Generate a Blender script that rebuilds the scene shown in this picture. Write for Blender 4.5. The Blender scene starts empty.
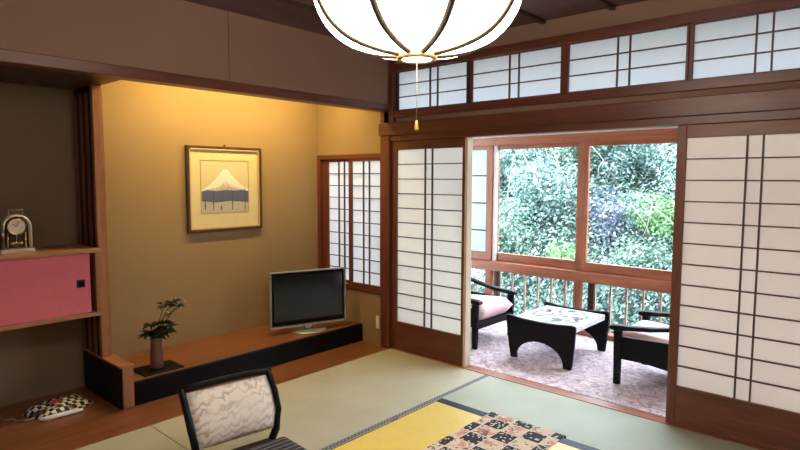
import bpy, bmesh, math, random
from mathutils import Vector, Matrix, Euler
random.seed(11)
S = bpy.context.scene
COL = S.collection
PI = math.pi

# ------------------------------------------------------------------ materials
def new_mat(name):
    m = bpy.data.materials.new(name); m.use_nodes = True
    nt = m.node_tree
    for n in list(nt.nodes): nt.nodes.remove(n)
    out = nt.nodes.new('ShaderNodeOutputMaterial')
    return m, nt, out
def N(nt, typ, **kw):
    n = nt.nodes.new(typ)
    for k, v in kw.items():
        if k in n.inputs: n.inputs[k].default_value = v
        else: setattr(n, k, v)
    return n
def c4(c): return (c[0], c[1], c[2], 1.0)
def srgb(r, g, b):
    f = lambda v: (v/255/12.92) if v/255 <= .04045 else ((v/255+.055)/1.055)**2.4
    return (f(r), f(g), f(b))
def mixc(nt, a, b, fac):
    n = nt.nodes.new('ShaderNodeMix'); n.data_type = 'RGBA'
    for i, v in ((6, a), (7, b)):
        if isinstance(v, tuple): n.inputs[i].default_value = c4(v)
        else: nt.links.new(v, n.inputs[i])
    if isinstance(fac, (int, float)): n.inputs[0].default_value = fac
    else: nt.links.new(fac, n.inputs[0])
    return n.outputs[2]
def ramp(nt, src, pts):
    r = nt.nodes.new('ShaderNodeValToRGB')
    el = r.color_ramp.elements
    while len(el) < len(pts): el.new(.5)
    for e, (p, c) in zip(el, pts): e.position = p; e.color = c4(c) if isinstance(c, tuple) else (c, c, c, 1)
    nt.links.new(src, r.inputs[0]); return r.outputs[0]
def coords(nt, scale=(1, 1, 1), loc=(0, 0, 0), rot=(0, 0, 0)):
    t = N(nt, 'ShaderNodeTexCoord'); mp = N(nt, 'ShaderNodeMapping')
    mp.inputs['Scale'].default_value = scale; mp.inputs['Location'].default_value = loc; mp.inputs['Rotation'].default_value = rot
    nt.links.new(t.outputs['Object'], mp.inputs[0]); return mp.outputs[0]
def finish(nt, out, col, rough=.5, bump=None, bstr=.2, bdist=.002, **kw):
    p = N(nt, 'ShaderNodeBsdfPrincipled')
    if isinstance(col, tuple): p.inputs['Base Color'].default_value = c4(col)
    else: nt.links.new(col, p.inputs['Base Color'])
    p.inputs['Roughness'].default_value = rough
    for k, v in kw.items(): p.inputs[k.replace('_', ' ')].default_value = v
    if bump is not None:
        b = N(nt, 'ShaderNodeBump'); b.inputs['Strength'].default_value = bstr; b.inputs['Distance'].default_value = bdist
        nt.links.new(bump, b.inputs['Height']); nt.links.new(b.outputs[0], p.inputs['Normal'])
    nt.links.new(p.outputs[0], out.inputs[0]); return p
def plain(name, col, rough=.5, **kw):
    m, nt, out = new_mat(name)
    n = N(nt, 'ShaderNodeTexNoise', Scale=35.0, Detail=3.0)
    nt.links.new(coords(nt), n.inputs['Vector'])
    finish(nt, out, mixc(nt, tuple(v*.93 for v in col), tuple(min(1, v*1.06) for v in col), n.outputs['Fac']), rough, **kw); return m
def wood(name, a, b, axis='x', rough=.4, freq=14, **kw):
    m, nt, out = new_mat(name)
    s = {'x': (1.2, freq, freq), 'y': (freq, 1.2, freq), 'z': (freq, freq, 1.2)}[axis]
    v = coords(nt, s)
    n = N(nt, 'ShaderNodeTexNoise', Scale=1.6, Detail=6.0, Roughness=.62, Distortion=.6); nt.links.new(v, n.inputs['Vector'])
    n2 = N(nt, 'ShaderNodeTexNoise', Scale=6.0, Detail=3.0); nt.links.new(v, n2.inputs['Vector'])
    c = ramp(nt, n.outputs['Fac'], [(.32, a), (.68, b)])
    c = mixc(nt, c, tuple(x*.7 for x in a), ramp(nt, n2.outputs['Fac'], [(.55, 0.0), (.75, .55)]))
    finish(nt, out, c, rough, n.outputs['Fac'], .12, .002, **kw); return m
def plaster(name, a, b):
    m, nt, out = new_mat(name)
    n = N(nt, 'ShaderNodeTexNoise', Scale=2.2, Detail=5.0); nt.links.new(coords(nt), n.inputs['Vector'])
    n2 = N(nt, 'ShaderNodeTexNoise', Scale=160.0, Detail=4.0); nt.links.new(coords(nt), n2.inputs['Vector'])
    finish(nt, out, mixc(nt, a, b, n.outputs['Fac']), .92, n2.outputs['Fac'], .35, .002, Specular_IOR_Level=.15); return m
def paper(name, col, trans=.5, pat=.03):
    m, nt, out = new_mat(name)
    n = N(nt, 'ShaderNodeTexNoise', Scale=40.0, Detail=5.0, Roughness=.7); nt.links.new(coords(nt), n.inputs['Vector'])
    c = mixc(nt, tuple(v*(1-pat) for v in col), col, n.outputs['Fac'])
    d = N(nt, 'ShaderNodeBsdfDiffuse'); t = N(nt, 'ShaderNodeBsdfTranslucent'); mx = N(nt, 'ShaderNodeMixShader'); mx.inputs[0].default_value = trans
    nt.links.new(c, d.inputs[0]); nt.links.new(c, t.inputs[0])
    nt.links.new(d.outputs[0], mx.inputs[1]); nt.links.new(t.outputs[0], mx.inputs[2]); nt.links.new(mx.outputs[0], out.inputs[0]); return m
def glassmat(name, tint=(1, 1, 1), rough=0.02, refl=.06):
    m, nt, out = new_mat(name)
    t = N(nt, 'ShaderNodeBsdfTransparent'); t.inputs[0].default_value = c4(tint)
    g = N(nt, 'ShaderNodeBsdfGlossy'); g.inputs['Roughness'].default_value = rough
    mx = N(nt, 'ShaderNodeMixShader'); lw = N(nt, 'ShaderNodeLayerWeight'); pw = N(nt, 'ShaderNodeMath', operation='POWER'); pw.inputs[1].default_value = 5.0
    fr = N(nt, 'ShaderNodeMath', operation='MULTIPLY_ADD'); fr.inputs[1].default_value = .5; fr.inputs[2].default_value = .025
    nt.links.new(lw.outputs['Facing'], pw.inputs[0]); nt.links.new(pw.outputs[0], fr.inputs[0])
    nt.links.new(fr.outputs[0], mx.inputs[0]); nt.links.new(t.outputs[0], mx.inputs[1]); nt.links.new(g.outputs[0], mx.inputs[2])
    nt.links.new(mx.outputs[0], out.inputs[0]); return m
def emis(name, col, e, strength):
    m, nt, out = new_mat(name)
    finish(nt, out, col, .6, Emission_Color=c4(e), Emission_Strength=strength); return m
def leafmat(name, cols, rough=.45, spec=.5):
    m, nt, out = new_mat(name)
    g = N(nt, 'ShaderNodeNewGeometry')
    k = len(cols)
    c = ramp(nt, g.outputs['Random Per Island'], [((i+.5)/k, cc) for i, cc in enumerate(cols)])
    n = N(nt, 'ShaderNodeTexNoise', Scale=1.3, Detail=2.0); nt.links.new(coords(nt), n.inputs['Vector'])
    c = mixc(nt, c, cols[0], ramp(nt, n.outputs['Fac'], [(.45, 0.0), (.65, .45)]))
    p = N(nt, 'ShaderNodeBsdfPrincipled'); p.inputs['Roughness'].default_value = rough; p.inputs['Specular IOR Level'].default_value = spec
    nt.links.new(c, p.inputs['Base Color'])
    t = N(nt, 'ShaderNodeBsdfTranslucent'); nt.links.new(c, t.inputs[0])
    mx = N(nt, 'ShaderNodeMixShader'); mx.inputs[0].default_value = .3
    nt.links.new(p.outputs[0], mx.inputs[1]); nt.links.new(t.outputs[0], mx.inputs[2]); nt.links.new(mx.outputs[0], out.inputs[0]); return m

M = {}
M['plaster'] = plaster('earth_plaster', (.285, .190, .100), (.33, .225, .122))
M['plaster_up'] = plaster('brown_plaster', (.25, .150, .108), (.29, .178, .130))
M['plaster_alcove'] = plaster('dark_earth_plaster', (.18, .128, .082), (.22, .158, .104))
M['white_plaster'] = plain('white_plaster', (.85, .84, .80), .9)
RW1, RW2 = (.098, .027, .017), (.172, .051, .029)
M['red_x'] = wood('red_wood_x', RW1, RW2, 'x', .38)
M['red_y'] = wood('red_wood_y', RW1, RW2, 'y', .38)
M['red_z'] = wood('red_wood_z', RW1, RW2, 'z', .38)
OW1, OW2 = (.28, .085, .038), (.46, .16, .075)
M['mid_x'] = wood('door_wood_x', (.140, .046, .025), (.240, .080, .042), 'x', .4)
M['mid_z'] = wood('door_wood_z', (.140, .046, .025), (.240, .080, .042), 'z', .4)
M['win_x'] = wood('window_wood_x', OW1, OW2, 'x', .4)
M['win_z'] = wood('window_wood_z', OW1, OW2, 'z', .4)
M['dark_x'] = wood('dark_wood_x', (.035, .018, .012), (.06, .03, .02), 'x', .45)
M['dark_z'] = wood('dark_wood_z', (.035, .018, .012), (.06, .03, .02), 'z', .45)
M['kumiko'] = wood('lattice_wood', (.05, .026, .017), (.085, .045, .028), 'x', .5)
M['post'] = wood('post_wood', (.27, .105, .042), (.44, .20, .085), 'z', .4, 20)
M['board_y'] = wood('floor_board_wood', (.165, .056, .022), (.285, .108, .043), 'y', .3, 9)
M['edge_y'] = wood('cabinet_edge_wood', (.34, .15, .07), (.46, .22, .11), 'y', .4)
M['daylit_pale_z'] = wood('daylit_pale_wood_z', (.66, .50, .36), (.78, .62, .47), 'z', .5)
M['ceiling'] = wood('ceiling_wood', (.085, .036, .042), (.135, .060, .062), 'y', .55, 5)
M['lacquer'] = plain('black_lacquer', (.005, .0045, .006), .4, Specular_IOR_Level=.12)
M['black_wood'] = plain('black_chair_wood', (.008, .0075, .011), .45, Specular_IOR_Level=.15)
M['pink'] = plain('pink_fusuma_paper', (.70, .155, .195), .8)
M['metal_dark'] = plain('dark_bronze', (.03, .022, .015), .45, Metallic=.4)
M['paper_door'] = paper('shoji_paper', (.95, .88, .82), .38)
M['paper_top'] = paper('transom_paper', (.94, .95, .98), .88)
M['paper_side'] = paper('side_window_paper', (.90, .92, .96), .6)
M['frosted'] = paper('frosted_glass', (.66, .80, .77), .5)
M['paper_left'] = paper('shoji_paper_left', (.94, .93, .90), .5)
M['glass'] = glassmat('window_glass')
M['yellow'] = plain('yellow_tabletop', (.93, .71, .15), .35)
M['navy'] = plain('navy_edge', (.012, .016, .034), .45, Specular_IOR_Level=.2)
M['silver'] = plain('silver_plastic', (.42, .43, .45), .35, Metallic=.6)
M['screen'] = plain('dark_screen', (.006, .008, .014), .12)
M['gold'] = plain('brass', (.75, .52, .22), .25, Metallic=1.0)
M['lampgold'] = plain('gold_rib_edge', (.62, .42, .18), .4, Metallic=.5)
M['ribwood'] = plain('brown_rib', (.03, .018, .012), .6)
M['shade'] = emis('glowing_paper_shade', (.9, .88, .82), (1.0, .89, .74), 11.0)
M['cord'] = plain('white_cord', (.42, .36, .30), .7)
M['knob'] = plain('amber_knob', (.75, .42, .08), .4)
M['white_pl'] = plain('ivory_plastic', (.75, .68, .55), .4)
M['mat'] = plain('matte_black_tray', (.006, .006, .007), .5, Specular_IOR_Level=.15)
M['vase'] = plain('brown_glazed_vase', (.16, .07, .05), .3)
M['chrome'] = plain('clock_metal', (.72, .67, .58), .3, Metallic=.55)
M['dial'] = plain('clock_dial', (.86, .76, .66), .5)
M['red'] = plain('dull_red', (.5, .06, .05), .5)

def tatami_mat(name, a, b, axis):
    m, nt, out = new_mat(name)
    v = coords(nt, (260, 8, 1) if axis == 'x' else (8, 260, 1))
    n = N(nt, 'ShaderNodeTexNoise', Scale=1.0, Detail=3.0); nt.links.new(v, n.inputs['Vector'])
    n2 = N(nt, 'ShaderNodeTexNoise', Scale=2.5, Detail=4.0); nt.links.new(coords(nt), n2.inputs['Vector'])
    c = mixc(nt, mixc(nt, a, b, n.outputs['Fac']), tuple(x*.86 for x in a), ramp(nt, n2.outputs['Fac'], [(.4, 0.0), (.7, .5)]))
    finish(nt, out, c, .62, n.outputs['Fac'], .25, .002, Specular_IOR_Level=.35); return m
M['tatami_a'] = tatami_mat('woven_rush', (.44, .415, .31), (.53, .505, .385), 'x')
M['tatami_b'] = tatami_mat('woven_rush_green', (.37, .39, .295), (.445, .47, .355), 'y')
def heri():
    m, nt, out = new_mat('mat_edging')
    v = coords(nt); ch = N(nt, 'ShaderNodeTexChecker', Scale=75.0); nt.links.new(v, ch.inputs['Vector'])
    finish(nt, out, mixc(nt, (.07, .08, .11), (.22, .22, .25), ch.outputs['Fac']), .7); return m
M['heri'] = heri()
def carpet():
    m, nt, out = new_mat('mottled_carpet')
    n = N(nt, 'ShaderNodeTexNoise', Scale=13.0, Detail=6.0, Roughness=.8, Distortion=1.6); nt.links.new(coords(nt), n.inputs['Vector'])
    n2 = N(nt, 'ShaderNodeTexNoise', Scale=60.0, Detail=3.0); nt.links.new(coords(nt), n2.inputs['Vector'])
    c = ramp(nt, n.outputs['Fac'], [(.40, (.42, .29, .34)), (.48, (.62, .48, .53)), (.57, (.84, .73, .75))])
    finish(nt, out, c, .95, n2.outputs['Fac'], .5, .004); return m
M['carpet'] = carpet()
def fabric_wave():
    m, nt, out = new_mat('cream_landscape_fabric')
    v = coords(nt, (1, 1, 1))
    sp = N(nt, 'ShaderNodeSeparateXYZ'); nt.links.new(v, sp.inputs[0])
    n0 = N(nt, 'ShaderNodeTexNoise', Scale=13.0, Detail=3.0, Roughness=.6); nt.links.new(v, n0.inputs['Vector'])
    n1 = N(nt, 'ShaderNodeTexNoise', Scale=5.0, Detail=1.0); nt.links.new(v, n1.inputs['Vector'])
    def math_(op, a, b, c=None):
        k = N(nt, 'ShaderNodeMath', operation=op)
        for i_, q in enumerate((a, b, c)):
            if q is None: continue
            if isinstance(q, (int, float)): k.inputs[i_].default_value = q
            else: nt.links.new(q, k.inputs[i_])
        return k.outputs[0]
    yy = math_('MULTIPLY_ADD', n1.outputs['Fac'], .16, sp.outputs['Y'])
    zig = math_('PINGPONG', yy, .034)
    h = math_('MULTIPLY_ADD', zig, -.60, sp.outputs['Z'])
    h = math_('MULTIPLY_ADD', n0.outputs['Fac'], .12, h)
    h = math_('MULTIPLY_ADD', sp.outputs['Y'], -.12, h)
    fr = math_('FRACT', math_('MULTIPLY', h, 24.0), 0.0)
    line = ramp(nt, fr, [(.0, .9), (.28, .55), (.5, .0), (.93, .05), (1.0, .9)])
    n3 = N(nt, 'ShaderNodeTexNoise', Scale=7.0, Detail=2.0); nt.links.new(v, n3.inputs['Vector'])
    fac = math_('MULTIPLY', line, ramp(nt, n3.outputs['Fac'], [(.38, .2), (.6, .85)]))
    c = mixc(nt, (.93, .82, .71), (.42, .31, .27), fac)
    finish(nt, out, c, .85); return m
M['cream'] = fabric_wave()
def stripes():
    m, nt, out = new_mat('striped_cushion_cloth')
    w = N(nt, 'ShaderNodeTexWave', Scale=9.0); w.bands_direction = 'X'; nt.links.new(coords(nt), w.inputs['Vector'])
    finish(nt, out, mixc(nt, (.018, .018, .028), (.16, .15, .17), ramp(nt, w.outputs['Fac'], [(.72, 0.0), (.9, 1.0)])), .85); return m
M['stripe'] = stripes()
def patchwork(name, cell, off, blob=60.0):
    m, nt, out = new_mat(name)
    v = coords(nt, (1/cell, 1/cell, 0.0), off)
    ch = N(nt, 'ShaderNodeTexChecker', Scale=1.0); nt.links.new(v, ch.inputs['Vector'])
    vo = N(nt, 'ShaderNodeTexVoronoi', Scale=blob); nt.links.new(coords(nt), vo.inputs['Vector'])
    n = N(nt, 'ShaderNodeTexNoise', Scale=blob*.55, Detail=3.0, Distortion=1.5); nt.links.new(coords(nt), n.inputs['Vector'])
    n2 = N(nt, 'ShaderNodeTexNoise', Scale=blob*.25, Detail=2.0); nt.links.new(coords(nt), n2.inputs['Vector'])
    dark = mixc(nt, (.80, .70, .58), (.006, .006, .010), ramp(nt, vo.outputs['Distance'], [(.30, 0.0), (.37, 1.0)]))
    light = mixc(nt, (.80, .66, .52), (.75, .30, .22), ramp(nt, n2.outputs['Fac'], [(.52, 0.0), (.62, 1.0)]))
    light = mixc(nt, light, (.05, .035, .04), ramp(nt, n.outputs['Fac'], [(.575, 0.0), (.615, .9)]))
    br = N(nt, 'ShaderNodeTexBrick', Scale=1.0, offset=0.0); br.inputs['Mortar Size'].default_value = .035; br.inputs['Brick Width'].default_value = 1.0; br.inputs['Row Height'].default_value = 1.0
    nt.links.new(v, br.inputs['Vector'])
    finish(nt, out, mixc(nt, mixc(nt, dark, light, ch.outputs['Fac']), (.82, .70, .56), br.outputs['Fac']), .75); return m
M['patch'] = patchwork('patchwork_runner_cloth', .0925, (.5, .35, 0))
def pouch_cloth():
    m, nt, out = new_mat('patterned_pouch_cloth')
    ch = N(nt, 'ShaderNodeTexChecker', Scale=38.0); nt.links.new(coords(nt, (1, 1, 0), (.013, .011, .3)), ch.inputs['Vector'])
    n = N(nt, 'ShaderNodeTexNoise', Scale=22.0, Detail=2.0); nt.links.new(coords(nt), n.inputs['Vector'])
    c = mixc(nt, (.02, .018, .025), (.80, .74, .70), ch.outputs['Fac'])
    finish(nt, out, mixc(nt, c, (.03, .025, .035), ramp(nt, n.outputs['Fac'], [(.50, 0.0), (.60, .9)])), .8); return m
M['patch_small'] = pouch_cloth()
def leafy_top():
    m, nt, out = new_mat('veranda_tabletop')
    n = N(nt, 'ShaderNodeTexNoise', Scale=9.0, Detail=2.0, Distortion=2.0); nt.links.new(coords(nt, (1, 1, 0)), n.inputs['Vector'])
    g = N(nt, 'ShaderNodeTexGradient', gradient_type='SPHERICAL'); nt.links.new(coords(nt, (3.4, 3.0, 0)), g.inputs['Vector'])
    mu = N(nt, 'ShaderNodeMath', operation='MULTIPLY')
    nt.links.new(ramp(nt, n.outputs['Fac'], [(.46, 0.0), (.51, 1.0)]), mu.inputs[0]); nt.links.new(ramp(nt, g.outputs['Fac'], [(.05, 0.0), (.3, 1.0)]), mu.inputs[1])
    finish(nt, out, mixc(nt, (.72, .73, .75), (.02, .025, .05), mu.outputs[0]), .3); return m
M['leafy'] = leafy_top()
M['seat_pink'] = plain('pale_pink_seat_cloth', (.80, .56, .55), .9)
M['soil'] = plaster('hillside_soil', (.018, .030, .026), (.045, .055, .05))
M['bark'] = wood('grey_bark', (.10, .08, .07), (.2, .17, .15), 'z', .8)
M['twig'] = plain('pale_twigs', (.38, .33, .30), .7)
M['balus'] = wood('weathered_baluster', (.36, .25, .17), (.52, .38, .27), 'z', .6)
M['leaf_teal'] = leafmat('bluish_leaves', [(.02, .055, .05), (.05, .125, .10), (.10, .21, .17), (.17, .29, .25), (.34, .45, .43)])
M['leaf_green'] = leafmat('green_leaves', [(.02, .06, .045), (.05, .12, .08), (.10, .21, .13), (.17, .30, .20), (.38, .48, .42)])
M['leaf_mix'] = leafmat('mixed_ground_leaves', [(.012, .04, .035), (.03, .085, .065), (.06, .14, .10), (.09, .14, .15), (.15, .26, .16), (.17, .27, .20), (.28, .35, .35)])
M['leaf_bright'] = leafmat('bright_leaves', [(.04, .12, .035), (.10, .24, .07), (.17, .33, .12), (.28, .42, .22)])
M['leaf_dark'] = leafmat('dark_leaves', [(.012, .03, .045), (.03, .065, .09), (.07, .11, .16), (.13, .17, .25), (.36, .40, .48)])
M['plant_leaf'] = plain('dark_plant_leaf', (.016, .032, .020), .6, Specular_IOR_Level=.25)
M['blossom'] = plain('orange_berry', (.75, .30, .10), .5)
M['print_sky'] = plain('print_sky', (.56, .50, .33), .7)
M['print_snow'] = plain('print_snow', (.74, .70, .66), .7)
M['print_slope'] = plain('print_slope', (.20, .17, .20), .7)
M['print_blue'] = plain('print_water', (.075, .095, .19), .7)
M['print_mist'] = plain('print_mist', (.40, .36, .34), .7)
M['print_tree'] = plain('print_tree', (.05, .06, .07), .7)
M['mount'] = plain('cream_mount', (.60, .51, .31), .8)

# ------------------------------------------------------------------ mesh helpers
class MB:
    def __init__(s): s.bm = bmesh.new(); s.mats = []
    def mi(s, m):
        if m is None: return 0
        if m not in s.mats: s.mats.append(m)
        return s.mats.index(m)
    def face(s, pts, m=None, flip=False):
        vs = [s.bm.verts.new(p) for p in (reversed(pts) if flip else pts)]
        f = s.bm.faces.new(vs); f.material_index = s.mi(m); return f
    def box(s, x0, x1, y0, y1, z0, z1, m=None, R=None):
        P = [Vector((x, y, z)) for z in (z0, z1) for y in (y0, y1) for x in (x0, x1)]
        if R is not None: P = [R @ p for p in P]
        v = [s.bm.verts.new(p) for p in P]
        k = s.mi(m)
        for q in ((0, 2, 3, 1), (4, 5, 7, 6), (0, 1, 5, 4), (2, 6, 7, 3), (0, 4, 6, 2), (1, 3, 7, 5)):
            s.bm.faces.new([v[i] for i in q]).material_index = k
        return s
    def prism(s, outline, axis, a, b, m=None):
        # outline: 2D points; axis: extrusion axis; a,b its range
        def P(p, t): return {'x': (t, p[0], p[1]), 'y': (p[0], t, p[1]), 'z': (p[0], p[1], t)}[axis]
        A = [s.bm.verts.new(P(p, a)) for p in outline]; B = [s.bm.verts.new(P(p, b)) for p in outline]
        k = s.mi(m); n = len(outline)
        s.bm.faces.new(A).material_index = k; s.bm.faces.new(list(reversed(B))).material_index = k
        for i in range(n): s.bm.faces.new((A[i], B[i], B[(i+1) % n], A[(i+1) % n])).material_index = k
        return s
    def tube(s, pts, r, seg=8, m=None, closed=False, flat=None):
        pts = [Vector(p) for p in pts]; n = len(pts); k = s.mi(m); rings = []
        for i, p in enumerate(pts):
            a = pts[i-1] if (i > 0 or closed) else p; b = pts[(i+1) % n] if (i < n-1 or closed) else p
            t = (b-a).normalized()
            u = t.cross(Vector((0, 0, 1)))
            if u.length < 1e-3: u = t.cross(Vector((0, 1, 0)))
            u.normalize(); w = u.cross(t).normalized()
            rr = r[i] if isinstance(r, (list, tuple)) else r
            ru, rw = (rr, rr) if flat is None else flat
            rings.append([s.bm.verts.new(p + u*(ru*math.cos(2*PI*j/seg)) + w*(rw*math.sin(2*PI*j/seg))) for j in range(seg)])
        for i in range(n if closed else n-1):
            A, B = rings[i], rings[(i+1) % n]
            for j in range(seg):
                f = s.bm.faces.new((A[j], A[(j+1) % seg], B[(j+1) % seg], B[j])); f.material_index = k; f.smooth = True
        if not closed:
            s.bm.faces.new(rings[0]).material_index = k; s.bm.faces.new(list(reversed(rings[-1]))).material_index = k
        return s
    def lathe(s, prof, seg=24, c=(0, 0, 0), m=None, sx=1, sy=1):
        k = s.mi(m); rings = []
        for r, z in prof:
            rings.append([s.bm.verts.new((c[0]+sx*r*math.cos(2*PI*j/seg), c[1]+sy*r*math.sin(2*PI*j/seg), c[2]+z)) for j in range(seg)])
        for A, B in zip(rings, rings[1:]):
            for j in range(seg):
                f = s.bm.faces.new((A[j], A[(j+1) % seg], B[(j+1) % seg], B[j])); f.material_index = k; f.smooth = True
        s.bm.faces.new(list(reversed(rings[0]))).material_index = k; s.bm.faces.new(rings[-1]).material_index = k
        return s
    def build(s, name, mat, parent=None, bevel=0, seg=2, smooth=False, sub=0, shift=None):
        if shift is not None: bmesh.ops.translate(s.bm, verts=s.bm.verts, vec=-Vector(shift))
        bmesh.ops.recalc_face_normals(s.bm, faces=s.bm.faces) if not getattr(s, 'norecalc', False) else None
        me = bpy.data.meshes.new(name); s.bm.to_mesh(me); s.bm.free()
        for m_ in (s.mats or [mat]): me.materials.append(m_)
        o = bpy.data.objects.new(name, me); COL.objects.link(o)
        if parent is not None: o.parent = parent
        if smooth:
            for p in me.polygons: p.use_smooth = True
        if bevel:
            b = o.modifiers.new('bevel', 'BEVEL'); b.width = bevel; b.segments = seg; b.limit_method = 'ANGLE'; b.angle_limit = math.radians(40)
        if sub:
            d = o.modifiers.new('sub', 'SUBSURF'); d.levels = sub; d.render_levels = sub
        return o
def bx(name, mat, x0, x1, y0, y1, z0, z1, parent=None, bevel=.003):
    sh = parent.location if parent is not None else None
    return MB().box(x0, x1, y0, y1, z0, z1).build(name, mat, parent, bevel, shift=sh)
def tag(o, label, cat, group=None):
    o['label'] = label; o['category'] = cat
    if group: o['group'] = group
    return o
def thing(name, label, cat, loc=(0, 0, 0), rz=0, group=None):
    o = bpy.data.objects.new(name, None); COL.objects.link(o); o.location = loc; o.rotation_euler = (0, 0, rz); o.empty_display_size = .05
    return tag(o, label, cat, group)
def struct(o): o['kind'] = 'structure'; return o
def sgroup(name, loc=(0, 0, 0)):
    o = bpy.data.objects.new(name, None); COL.objects.link(o); o.location = loc; o['kind'] = 'structure'; return o

# ------------------------------------------------------------------ setting: shell
RX, RY, CH = 4.07, -4.25, 2.49
struct(bx('floor', M['board_y'], -.97, RX, RY, -.002, -.08, -.03, bevel=0))
struct(bx('floor_alcove', M['board_y'], -.97, -.001, RY, -.002, -.029, 0.0, bevel=.002))
# plain rush floor to the camera's side of the separate mats
struct(bx('floor_tatami', M['tatami_a'], 3.06, RX, RY, -.05, -.029, -.002, bevel=0))
struct(bx('ceiling', M['ceiling'], .0, RX, RY, .05, CH, CH+.05, bevel=0))
for i in range(8):
    struct(bx('trim_%d' % (i+1), M['dark_x'], .45+.46*i, .48+.46*i, RY, -.02, CH-.025, CH, bevel=.003))
# left wall above the tokonoma beam
struct(bx('wall_left', M['plaster_up'], -.06, 0, RY, -.04, 2.058, CH, bevel=0))
struct(bx('trim_9', M['red_y'], -.10, .008, RY, -.03, 1.998, 2.058, bevel=.004))
struct(bx('trim_10', M['dark_z'], -.02, .0015, -1.51, -1.506, 2.06, CH-.002, bevel=0))
# tokonoma and alcove back walls
struct(bx('wall_tokonoma', M['plaster'], -1.05, -.945, -2.05, .0, -.05, 2.62, bevel=0))
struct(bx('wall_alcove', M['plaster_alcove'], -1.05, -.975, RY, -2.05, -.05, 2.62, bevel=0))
struct(bx('ceiling_tokonoma', M['plaster'], -.945, -.06, -2.04, .0, 2.56, 2.62, bevel=0))
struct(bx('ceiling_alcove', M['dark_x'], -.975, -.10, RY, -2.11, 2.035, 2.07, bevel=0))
struct(bx('trim_11', M['red_x'], -.975, -.10, -2.11, -2.04, 2.035, 2.11, bevel=.003))
struct(bx('wall_partition', M['plaster'], -.975, -.06, -2.09, -2.05, 2.11, 2.56, bevel=0))
# side wall with the small window (plane y=0)
for (x0, x1, z0, z1, nm) in ((-.945, -.10, 1.66, 2.62, 'wall_side'), (-.945, -.10, -.05, .465, 'wall_side_lower')):
    struct(bx(nm, M['plaster'], x0, x1, 0, .07, z0, z1, bevel=0))
struct(bx('trim_12', M['red_z'], -.10, .002, -.03, .09, -.05, 2.0, bevel=.004))
struct(bx('trim_13', M['red_z'], -.06, .045, -.03, .09, 1.905, CH, bevel=.004))
# right wall above and beside the shoji
struct(bx('wall_frieze', M['plaster_up'], .045, RX, 0, .06, 2.372, CH, bevel=0))
struct(bx('trim_14', M['red_x'], .045, 3.06, -.022, .07, 2.318, 2.375, bevel=.003))
struct(bx('trim_15', M['red_x'], .045, 3.06, -.022, .07, 1.945, 2.000, bevel=.003))
struct(bx('wall_band', M['plaster_up'], .045, 3.06, 0, .05, 1.90, 1.95, bevel=0))
struct(bx('trim_16', M['red_x'], -.112, 3.10, -.040, .0, 1.803, 1.907, bevel=.004))
struct(bx('trim_17', M['red_x'], .0, 3.06, -.018, .075, 1.757, 1.805, bevel=.003))
struct(bx('trim_18', M['win_x'], .0, 3.06, -.012, .085, -.03, .003, bevel=.003))
struct(bx('trim_19', M['red_z'], 3.0, 3.10, -.03, .09, 0, CH, bevel=.004))
struct(bx('wall_right', M['plaster_up'], 3.10, RX, 0, .06, -.05, CH, bevel=0))
struct(bx('wall_far_right', M['plaster_up'], RX, RX+.08, RY, .06, -.05, 2.62, bevel=0))
struct(bx('wall_rear', M['plaster_up'], -1.05, RX, RY-.08, RY, 1.85, 2.62, bevel=0))
struct(bx('wall_rear_lower', M['plaster_up'], -1.05, RX, RY-.08, RY, -.05, .35, bevel=0))
struct(bx('wall_rear_left', M['plaster_up'], -1.05, 2.1, RY-.08, RY, .35, 1.85, bevel=0))
struct(bx('wall_rear_right', M['plaster_up'], 3.7, RX, RY-.08, RY, .35, 1.85, bevel=0))
for k in range(1, 2):  # unseen rear window, added to bring fill daylight into the room
    g = sgroup('window_%d' % (30+k), (.5+1.6*k, RY-.05, .35))
    bx('stile', M['win_z'], .5+1.6*k, .56+1.6*k, RY-.06, RY-.02, .35, 1.85, g); bx('stile', M['win_z'], 2.04+1.6*k, 2.1+1.6*k, RY-.06, RY-.02, .35, 1.85, g)
    bx('paper', M['paper_door'], .56+1.6*k, 2.04+1.6*k, RY-.045, RY-.040, .35, 1.85, g, 0)
struct(bx('roof', M['dark_x'], -1.6, RX+.2, RY-.2, 1.75, 2.63, 2.75, bevel=0))

# ------------------------------------------------------------------ shoji doors, windows
def lattice_panel(name, x0, x1, z0, z1, y, px0, px1, pz0, pz1, rows, dbl, frame, pap, hip=None, th=.03, kw=.007, parentname=None):
    g = sgroup(name, (x0, y, z0))
    sh = g.location
    f = MB(); f.box(x0, px0, y, y+th, z0, z1); f.box(px1, x1, y, y+th, z0, z1)
    f.build('stile', M[frame+'_z'], g, .003, shift=sh)
    r = MB(); r.box(px0, px1, y+.001, y+th-.001, pz1, z1)
    if hip is None: r.box(px0, px1, y+.001, y+th-.001, z0, pz0)
    r.build('rail', M[frame+'_x'], g, .003, shift=sh)
    if hip is not None:
        bx('rail', M[frame+'_x'], px0, px1, y+.001, y+th-.001, pz0-.022, pz0, g, .002)
        bx('hip_board', M[frame+'_x'], px0, px1, y+.006, y+th-.006, z0+.03, pz0-.022, g, 0)
        bx('bottom_rail', M[frame+'_x'], px0, px1, y+.001, y+th-.001, z0, z0+.03, g, .002)
    k = MB()
    for i in range(1, rows):
        z = pz0+(pz1-pz0)*i/rows
        k.box(px0, px1, y+.004, y+.018, z-kw/2, z+kw/2)
    for xx in dbl: k.box(xx-kw*.6, xx+kw*.6, y+.002, y+.016, pz0, pz1)
    k.build('lattice', M['kumiko'], g, 0, shift=sh)
    p = MB(); p.box(px0-.004, px1+.004, y+.0185, y+.0195, pz0-.004, pz1+.004)
    p.build('paper', M[pap], g, 0, shift=sh)
    return g
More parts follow.
